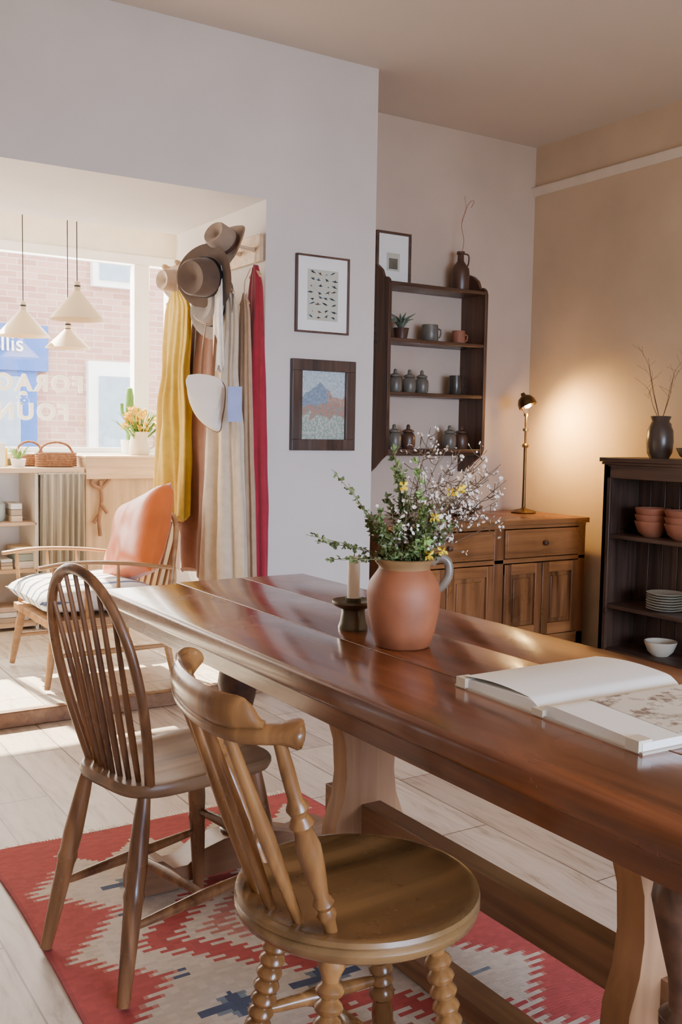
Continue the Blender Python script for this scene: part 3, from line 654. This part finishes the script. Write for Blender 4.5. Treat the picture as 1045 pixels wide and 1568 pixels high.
garment('tan_trousers',2.16,4.22,4.32,4.14,4.28,1.9,.52,cloth('tan_cotton',(.42,.28,.17)),.025,4,6)
def hat(name,loc,nrm,r,m,band,cr_h=.11):
    q=V(nrm).normalized().to_track_quat('Z','Y').to_matrix().to_4x4(); Mx=Matrix.Translation(loc)@q
    c=MB(); rs=[]; N=48
    for rr_,z in((.0,.004),(.55*r,.004),(r*.95,.012),(r,.016),(r*.95,.018),(.62*r,.010),(.60*r,.02),(.58*r,.05),(.54*r,cr_h*.9),(.48*r,cr_h),(.30*r,cr_h*.93),(.10*r,cr_h*.78),(.01,cr_h*.76)):
        rs.append([(max(rr_,.0005)*math.cos(a)*1.12*(1-(.10 if z>.06 and math.cos(a)>.3 else 0)),max(rr_,.0005)*math.sin(a),z+(.02*math.cos(2*a) if rr_>.9*r else 0)) for a in [2*math.pi*j/N for j in range(N)]])
    c.rings(rs,0,M=Mx)
    c.lathe([(.612*r,.012),(.605*r,.035)],m=1,segs=48,M=Mx@Matrix.Diagonal((1.12,1,1,1)),cap=False)
    return c.done(name,[m,band])
felt=lambda n,c_: mat(n,c_,.85,var=.15,scale=20,sheen=.15)
hat('brown_felt_hat',(2.02,4.37,1.975),(-.85,-.35,-.12),.155,felt('dark_felt',(.085,.048,.028)),M_black,.12)
hat('grey_felt_hat',(2.09,4.42,1.84),(-.9,-.2,.1),.15,felt('grey_felt',(.26,.21,.17)),M_black,.09)
hat('tan_felt_hat',(2.11,4.34,2.13),(-.85,-.3,.4),.11,felt('tan_felt',(.26,.18,.12)),M_brownp)
hat('pale_sun_hat',(2.12,4.95,2.03),(-.9,-.2,0),.10,felt('pale_felt',(.50,.38,.28)),M_cream)
c=MB()
ol=cr([V((x,y,0)) for x,y in((-.085,.12),(-.03,.13),(.04,.115),(.085,.08),(.09,.0),(.08,-.08),(.07,-.135),(.02,-.12),(-.04,-.07),(-.08,0),(-.095,.07),(-.085,.12))],4)[:-1]
outl=[(p.x,p.y) for p in ol]
Mx=Matrix.Translation((1.98,4.30,1.385))@V((-.7,-.7,.1)).normalized().to_track_quat('Z','Y').to_matrix().to_4x4()
c.loft(outl,[(.7,-.035),(.92,-.03),(1,-.01),(1,.01),(.92,.03),(.7,.038),(.1,.042)],0,M=Mx)
c.loft([(x*.98+.002,y*.62+.048) for x,y in outl],[(.9,.034),(1,.038),(.97,.044),(.1,.048)],0,M=Mx)
c.tube(cr([(1.99,4.38,1.49),(2.02,4.40,1.75),(2.10,4.38,2.12),(2.04,4.32,1.75),(1.99,4.25,1.49)],6),(.007,.002),1,6)
c.tube([tuple(Mx@V((x*1.0,y*1.0,.0))) for x,y in outl]+[tuple(Mx@V((outl[0][0],outl[0][1],0)))],.004,1,6)
c.done('white_saddle_bag',[mat('white_leather',(.80,.73,.66),.45,var=.04),mat('tan_leather',(.20,.09,.04),.5)])
c=MB(); Mx=Matrix.Translation((2.03,4.10,1.38))@Matrix.Rotation(math.radians(-38),4,'Z')
c.box(-.032,.032,-.001,.001,-.085,.075,0,Mx); c.tube([(0,0,.07),(.0,0,.16)],.001,0,5,M=Mx); c.done('price_tag',mat('blue_card',(.30,.36,.66),.7))
# ------------------------------------------------------------------ front room furniture
S=MB(); cz=1.02
S.box(.6,1.91,5.88,6.28,cz-.03,cz,0); S.box(1.89,1.91,5.9,6.28,.06,cz-.03,1); S.box(1.62,1.64,5.9,6.28,.06,cz-.03,1); S.box(.6,.62,5.9,6.28,.06,cz-.03,1)
for z in(.10,.42,.70): S.box(.6,1.63,5.9,6.28,z-.02,z,0)
S.box(.6,1.9,6.26,6.28,.06,cz,1)
S.done('shop_counter',[M_paleX,M_cream],bevel=.003)
c=MB(); N=120
rows=20; front=[]
def cz_(j,i): return .024*math.sin(j*.34+.4*math.sin(i*.2)+1.2*math.sin(j*.07))*(1.25-i/rows*.7)
for i in range(rows+1):
    z=.07+(.92)*i/rows
    front.append([(1.64+.26*j/N,5.86+cz_(j,i),z) for j in range(N+1)]+[(1.64+.26*j/N,5.866+cz_(j,i),z) for j in range(N,-1,-1)])
c.rings(front,0); c.tube([(1.63,5.863,.985),(1.91,5.863,.985)],.006,0,8)
c.done('counter_curtain',mat('ticking',(.42,.38,.29),.9,var=.25,scale=2,stretch=(60,1,1)))
S=MB(); cols=[(.55,.42,.32),(.78,.74,.66),(.35,.42,.38),(.74,.60,.40),(.45,.36,.26),(.76,.76,.72)]
for zb,hmin,hmax in((.70,.05,.14),(.42,.06,.16),(.10,.08,.2)):
    x=.66
    while x<1.54:
        w=rnd(.06,.12); kk=random.randrange(6); h_=rnd(hmin,hmax)
        if rnd(0,1)<.45: S.lathe([(0,0),(w*.4,0),(w*.5,h_*.2),(w*.5,h_*.75),(w*.3,h_*.9),(w*.32,h_),(0,h_)],(x+w/2,6.03,zb),kk,16)
        else:
            for q in range(3): S.box(x,x+w,5.95+q*.004,6.14,zb+h_*q/3,zb+h_*(q+1)/3-.002,(kk+q)%6)
        x+=w+.015
S.done('shelf_goods',[mat('goods_%d'%i,c_,.8) for i,c_ in enumerate(cols)],bevel=.003)
S=MB(); S.box(1.92,2.42,5.88,6.28,.95,1.085,0); S.box(1.94,2.40,5.95,6.26,.06,.95,1); S.box(1.915,2.42,5.87,6.29,1.075,1.09,0)
S.done('wooden_display_box',[M_paleX,M_pale],bevel=.003)
c=MB()
for pts in([(0,0,.0),(.01,0,-.12),(-.01,-.01,-.24),(.0,0,-.34)],[(.0,0,-.06),(.05,-.01,.0),(.06,0,.02)],[(0,0,-.05),(-.05,0,-.02),(-.05,0,.02)],[(0,-.005,-.14),(.04,-.02,-.2)],[(0,0,-.2),(-.04,0,-.26)]):
    c.tube(cr(pts,4),.012,0,8)
c.done('hanging_driftwood',mat('driftwood',(.30,.16,.09),.8,var=.3),(2.02,5.92,.94))
def basket(name,loc,s,h=6):
    c=MB()
    for i in range(h): c.tube([(s*.15*math.cos(a),s*.09*math.sin(a),.01+i*.014) for a in [2*math.pi*j/32 for j in range(33)]],.007,0,6,up=(0,0,1))
    c.loft([(s*.145*math.cos(a),s*.085*math.sin(a)) for a in [2*math.pi*j/32 for j in range(32)]],[(1,.003),(.99,.012)],0)
    c.tube(cr([(-.14*s,0,.07),(-.09*s,0,.13),(0,0,.15),(.09*s,0,.13),(.14*s,0,.07)],5),.007,0,6,up=(0,1,0))
    c.done(name,mat('wicker_'+str(s),(.26,.12,.05),.8,var=.4,scale=60),loc)
basket('wicker_basket',(1.78,6.02,1.02),.8); basket('wicker_basket.001',(1.66,6.17,1.02),.6,5)
c=MB()
for i,(x,col,h_) in enumerate(((0,0,.12),(.06,1,.10),(.12,2,.13),(.18,1,.09))):
    c.lathe([(0,0),(.02,0),(.022,.01),(.022,h_*.6),(.01,h_*.75),(.01,h_),(0,h_)],(x,0,0),col,16)
c.done('small_bottles',[M_glz,M_plate,M_terra2],(1.22,6.02,1.02))
c=MB()
for k in range(40):
    a=rnd(0,6.28); L=rnd(.05,.11); c.tube([(0,0,.03),(math.cos(a)*L*.4,math.sin(a)*L*.4,.03+L*.7),(math.cos(a)*L*.7,math.sin(a)*L*.7,.03+L*rnd(.5,1))],[.004,.004,.001],1,4)
c.lathe([(0,0),(.035,0),(.045,.05),(.04,.05),(0,.04)],m=0)
c.done('potted_succulent',[M_white,M_leaf2],(1.55,6.0,1.02))
c=MB(); c.box(-.05,.05,-.01,.01,0,.14,0); c.box(-.03,.07,.02,.035,0,.11,1); c.done('greeting_cards',[M_paper,M_yel],(1.46,6.15,1.02),bevel=.001)
dj=V((2.34,6.1,1.09))
c=MB(); c.lathe([(0,0),(.06,0),(.068,.02),(.06,.08),(.055,.12),(.068,.15),(.062,.15),(.05,.12),(0,.08)],m=0)
c.tube(cr([(.055,0,.13),(.10,0,.12),(.10,0,.06),(.062,0,.04)],4),.007,0,8,up=(0,1,0)); c.done('cream_pitcher',M_plate,dj)
M_daf=mat('daffodil_petal',(.80,.50,.005),.6,var=.1); M_dleaf=mat('daffodil_leaf',(.10,.24,.04),.6,var=.3)
A=MB()
for k in range(64):
    a=rnd(0,6.28); r=rnd(.02,.16); z=.15+rnd(.0,.14); p=V((r*math.cos(a),r*math.sin(a)*.6,z))
    A.tube([(0,0,.08),(p.x*.4,p.y*.4,z*.6),tuple(p)],.0025,0,5)
    if k<34:
        nrm=V((rnd(-1,1),rnd(-1,0),rnd(-.2,1))).normalized(); a1=nrm.orthogonal().normalized(); b1=nrm.cross(a1)
        for q in range(6):
            t=q*math.pi/3; d=a1*math.cos(t)+b1*math.sin(t); e=nrm.cross(d); A.add([p,p+d*.02+e*.012,p+d*.038,p+d*.02-e*.012],[(0,1,2,3)],1)
        A.tube([p,p+nrm*.02],[.007,.012],1,8)
    else: A.tube([(0,0,.1),(p.x*.7,p.y*.7,z*.8),(p.x*1.2,p.y*1.2,z*1.05)],[(.008,.001)]*3,0,5)
A.done('daffodil_bunch',[M_dleaf,M_daf],dj)
c=MB(); c.lathe([(0,0),(.05,0),(.06,.09),(.05,.09),(0,.08)],m=0)
c.lathe([(0,.08),(.026,.08),(.030,.2),(.028,.38),(.018,.43),(0,.44)],m=1,segs=12)
c.tube(cr([(.02,0,.2),(.06,0,.21),(.065,0,.30)],4),.014,1,8); c.tube(cr([(-.02,0,.25),(-.05,0,.27),(-.055,0,.33)],4),.012,1,8); c.done('tall_cactus',[M_white,M_dleaf],(2.38,6.38,1.095))
def pendant(name,x,y,z0,h_,r,m):
    c=MB(); c.lathe([(r,0),(r*.97,.004),(r*.12,h_),(.02,h_+.005),(.018,h_+.05),(.004,h_+.055)],m=0,segs=36,cap=False)
    c.lathe([(r-.004,.001),(r*.12-.003,h_-.004)],m=0,segs=36,cap=False); c.lathe([(0,0),(.018,0),(.02,.04),(0,.06)],(0,0,h_-.01),1,14); c.tube([(0,0,h_+.04),(0,0,2.75-z0)],.003,1,6)
    c.lathe([(0,-.0),(.04,0),(.04,.02),(0,.02)],(0,0,2.73-z0),1,16)
    return c.done(name,[m,M_black],(x,y,z0))
M_shade=mat('cream_enamel',(.62,.47,.29),.5,var=.03)
pendant('pendant_lamp',1.585,6.0,1.79,.15,.155,M_shade)
pendant('pendant_lamp.001',1.78,5.6,1.865,.16,.155,M_shade)
pendant('pendant_lamp.002',1.85,6.0,1.735,.115,.135,M_shade)
C=MB(); z0=.075
ax0,ax1,ay0,ay1=1.25,1.90,4.40,5.05
for (x,y,sx_,sy) in((ax0+.06,ay0+.05,-1,-1),(ax0+.06,ay1-.05,-1,1),(ax1-.08,ay0+.05,1,-1),(ax1-.08,ay1-.05,1,1)):
    C.turn((x,y,.37),(x+sx_*.05,y+sy*.03,z0),[(0,.015),(.3,.021),(.8,.016),(1,.013)],0,12)
C.box(ax0+.02,ax1-.02,ay0+.02,ay1-.02,.35,.385,0)
C.turn((ax0+.03,ay0+.04,.22),(ax1-.04,ay0+.04,.22),[(0,.009),(.5,.014),(1,.009)],0,10); C.turn((ax0+.03,ay1-.04,.22),(ax1-.04,ay1-.04,.22),[(0,.009),(.5,.014),(1,.009)],0,10)
for y in(ay0+.01,ay1-.01):
    C.tube(cr([(ax0-.03,y,.63),(ax0+.12,y,.645),(ax0+.35,y,.635),(ax1-.05,y,.60)],6),(.026,.010),0,10,up=(0,0,1))
    for x in(ax0+.05,ax0+.2,ax0+.35): C.turn((x,y+(.02 if y<4.6 else -.02),.38),(x-.01,y,.635),[(0,.008),(.5,.010),(1,.007)],0,8)
C.tube(cr([(ax1-.06,ay0+.03,.38),(ax1-.02,ay0+.05,.62),(ax1+.03,ay0+.14,.80),(ax1+.05,(ay0+ay1)/2,.84),(ax1+.03,ay1-.14,.80),(ax1-.02,ay1-.05,.62),(ax1-.06,ay1-.03,.38)],6),.013,0,10,up=(1,0,.1))
for k in range(6):
    y=ay0+.12+k*.08; C.turn((ax1-.07,y,.38),(ax1+.035,y,.80),[(0,.006),(.5,.008),(1,.005)],0,8)
C.done('low_wooden_armchair',wood('honey_beech',(.26,.13,.05),(.50,.28,.12),'X',.8,.4),bevel=.002)
def pillow(name,W,H,Tt,Mx,m):
    n=26; vs=[]; fs=[]
    def pt(i,j,s):
        x=2*i/n-1; y=2*j/n-1; k=max(0,(1-x**4))**.5*max(0,(1-y**4))**.5
        return (W*x*(1-.06*(1-y*y)),H*y*(1-.06*(1-x*x)),s*Tt*k*(1+.25*noise.noise((x*2,y*2,s))))
    for s in(1,-1): vs+=[pt(i,j,s) for j in range(n+1) for i in range(n+1)]
    N1=(n+1)**2
    for s in(0,1):
        for j in range(n):
            for i in range(n):
                a=s*N1+j*(n+1)+i; fs.append((a,a+1,a+n+2,a+n+1) if s==0 else (a+n+1,a+n+2,a+1,a))
    c=MB(); c.add(vs,fs,0,Mx); return c.done(name,m)
ms,nt,b=newmat('striped_cotton'); v=coords(nt,(1,1,1)); wv=nt.nodes.new('ShaderNodeTexWave'); wv.inputs['Scale'].default_value=3.2; wv.bands_direction='Y'; nt.links.new(v,wv.inputs[0])
nt.links.new(ramp(nt,wv.outputs[0],[(.10,(.10,.14,.28,1)),(.18,(.78,.76,.74,1))]),b.inputs['Base Color']); b.inputs['Roughness'].default_value=.9
pillow('striped_seat_cushion',.30,.31,.075,Matrix.Translation((1.53,4.725,.465)),ms)
pillow('orange_cushion',.235,.235,.095,Matrix.Translation((1.80,4.70,.72))@Matrix.Rotation(math.radians(-68),4,'Y')@Matrix.Rotation(.35,4,'Z'),mat('orange_velvet',(.58,.12,.012),.36,sheen=.3))
# ------------------------------------------------------------------ lights
w=D.worlds.new('sky_world'); SC.world=w; w.use_nodes=True; bg=w.node_tree.nodes['Background']; bg.inputs[0].default_value=(.90,.95,1,1); bg.inputs[1].default_value=10.0
def light(name,kind,loc,energy,color,rot=None,**k):
    l=D.lights.new(name,kind); l.energy=energy; l.color=color
    for a,b_ in k.items(): setattr(l,a,b_)
    o=D.objects.new(name,l); SC.collection.objects.link(o); o.location=loc
    if rot is not None: o.rotation_euler=V(rot).to_track_quat('-Z','Y').to_euler()
    return o
light('sun','SUN',(2,10,8),42,(1,.87,.64),(.10,-1,-.86),angle=.01)
light('window_daylight','AREA',(1.8,-2.85,1.25),72,(.50,.66,1.0),(0.02,1,-.20),shape='RECTANGLE',size=3.1,size_y=1.35,spread=math.radians(66))
light('shop_window_daylight','AREA',(1.0,6.7,1.75),220,(1.0,.94,.84),(0,-1,-.25),shape='RECTANGLE',size=3.4,size_y=1.3)
light('warm_fill_light','POINT',(1.6,.3,2.5),30,(1,.72,.46),shadow_soft_size=.25)  # unseen warm fill added for the ceiling and upper walls, no fixture behind it
light('desk_lamp_light','SPOT',(lx-.03,ly-.10,1.39),62,(1,.60,.17),(.55,-.22,-.30),spot_size=math.radians(155),spot_blend=1.0,shadow_soft_size=.03)
light('desk_lamp_spill','POINT',(lx-.01,ly-.10,1.37),5,(1,.60,.2),shadow_soft_size=.02)
# ------------------------------------------------------------------ camera
cam=D.cameras.new('camera'); co=D.objects.new('camera',cam); SC.collection.objects.link(co); SC.camera=co
cam.sensor_fit='VERTICAL'; cam.sensor_height=36; cam.sensor_width=24; cam.lens=36*1524/1568
cam.clip_start=.05
p=math.atan(120/1524.); th_=math.radians(57.5)
Fw=V((math.cos(th_)*math.cos(p),math.sin(th_)*math.cos(p),-math.sin(p)))
q=Fw.to_track_quat('-Z','Y').to_matrix()
q=q@Matrix.Rotation(.0168,3,'Z')
co.rotation_euler=q.to_euler(); co.location=(0,0,1.25)
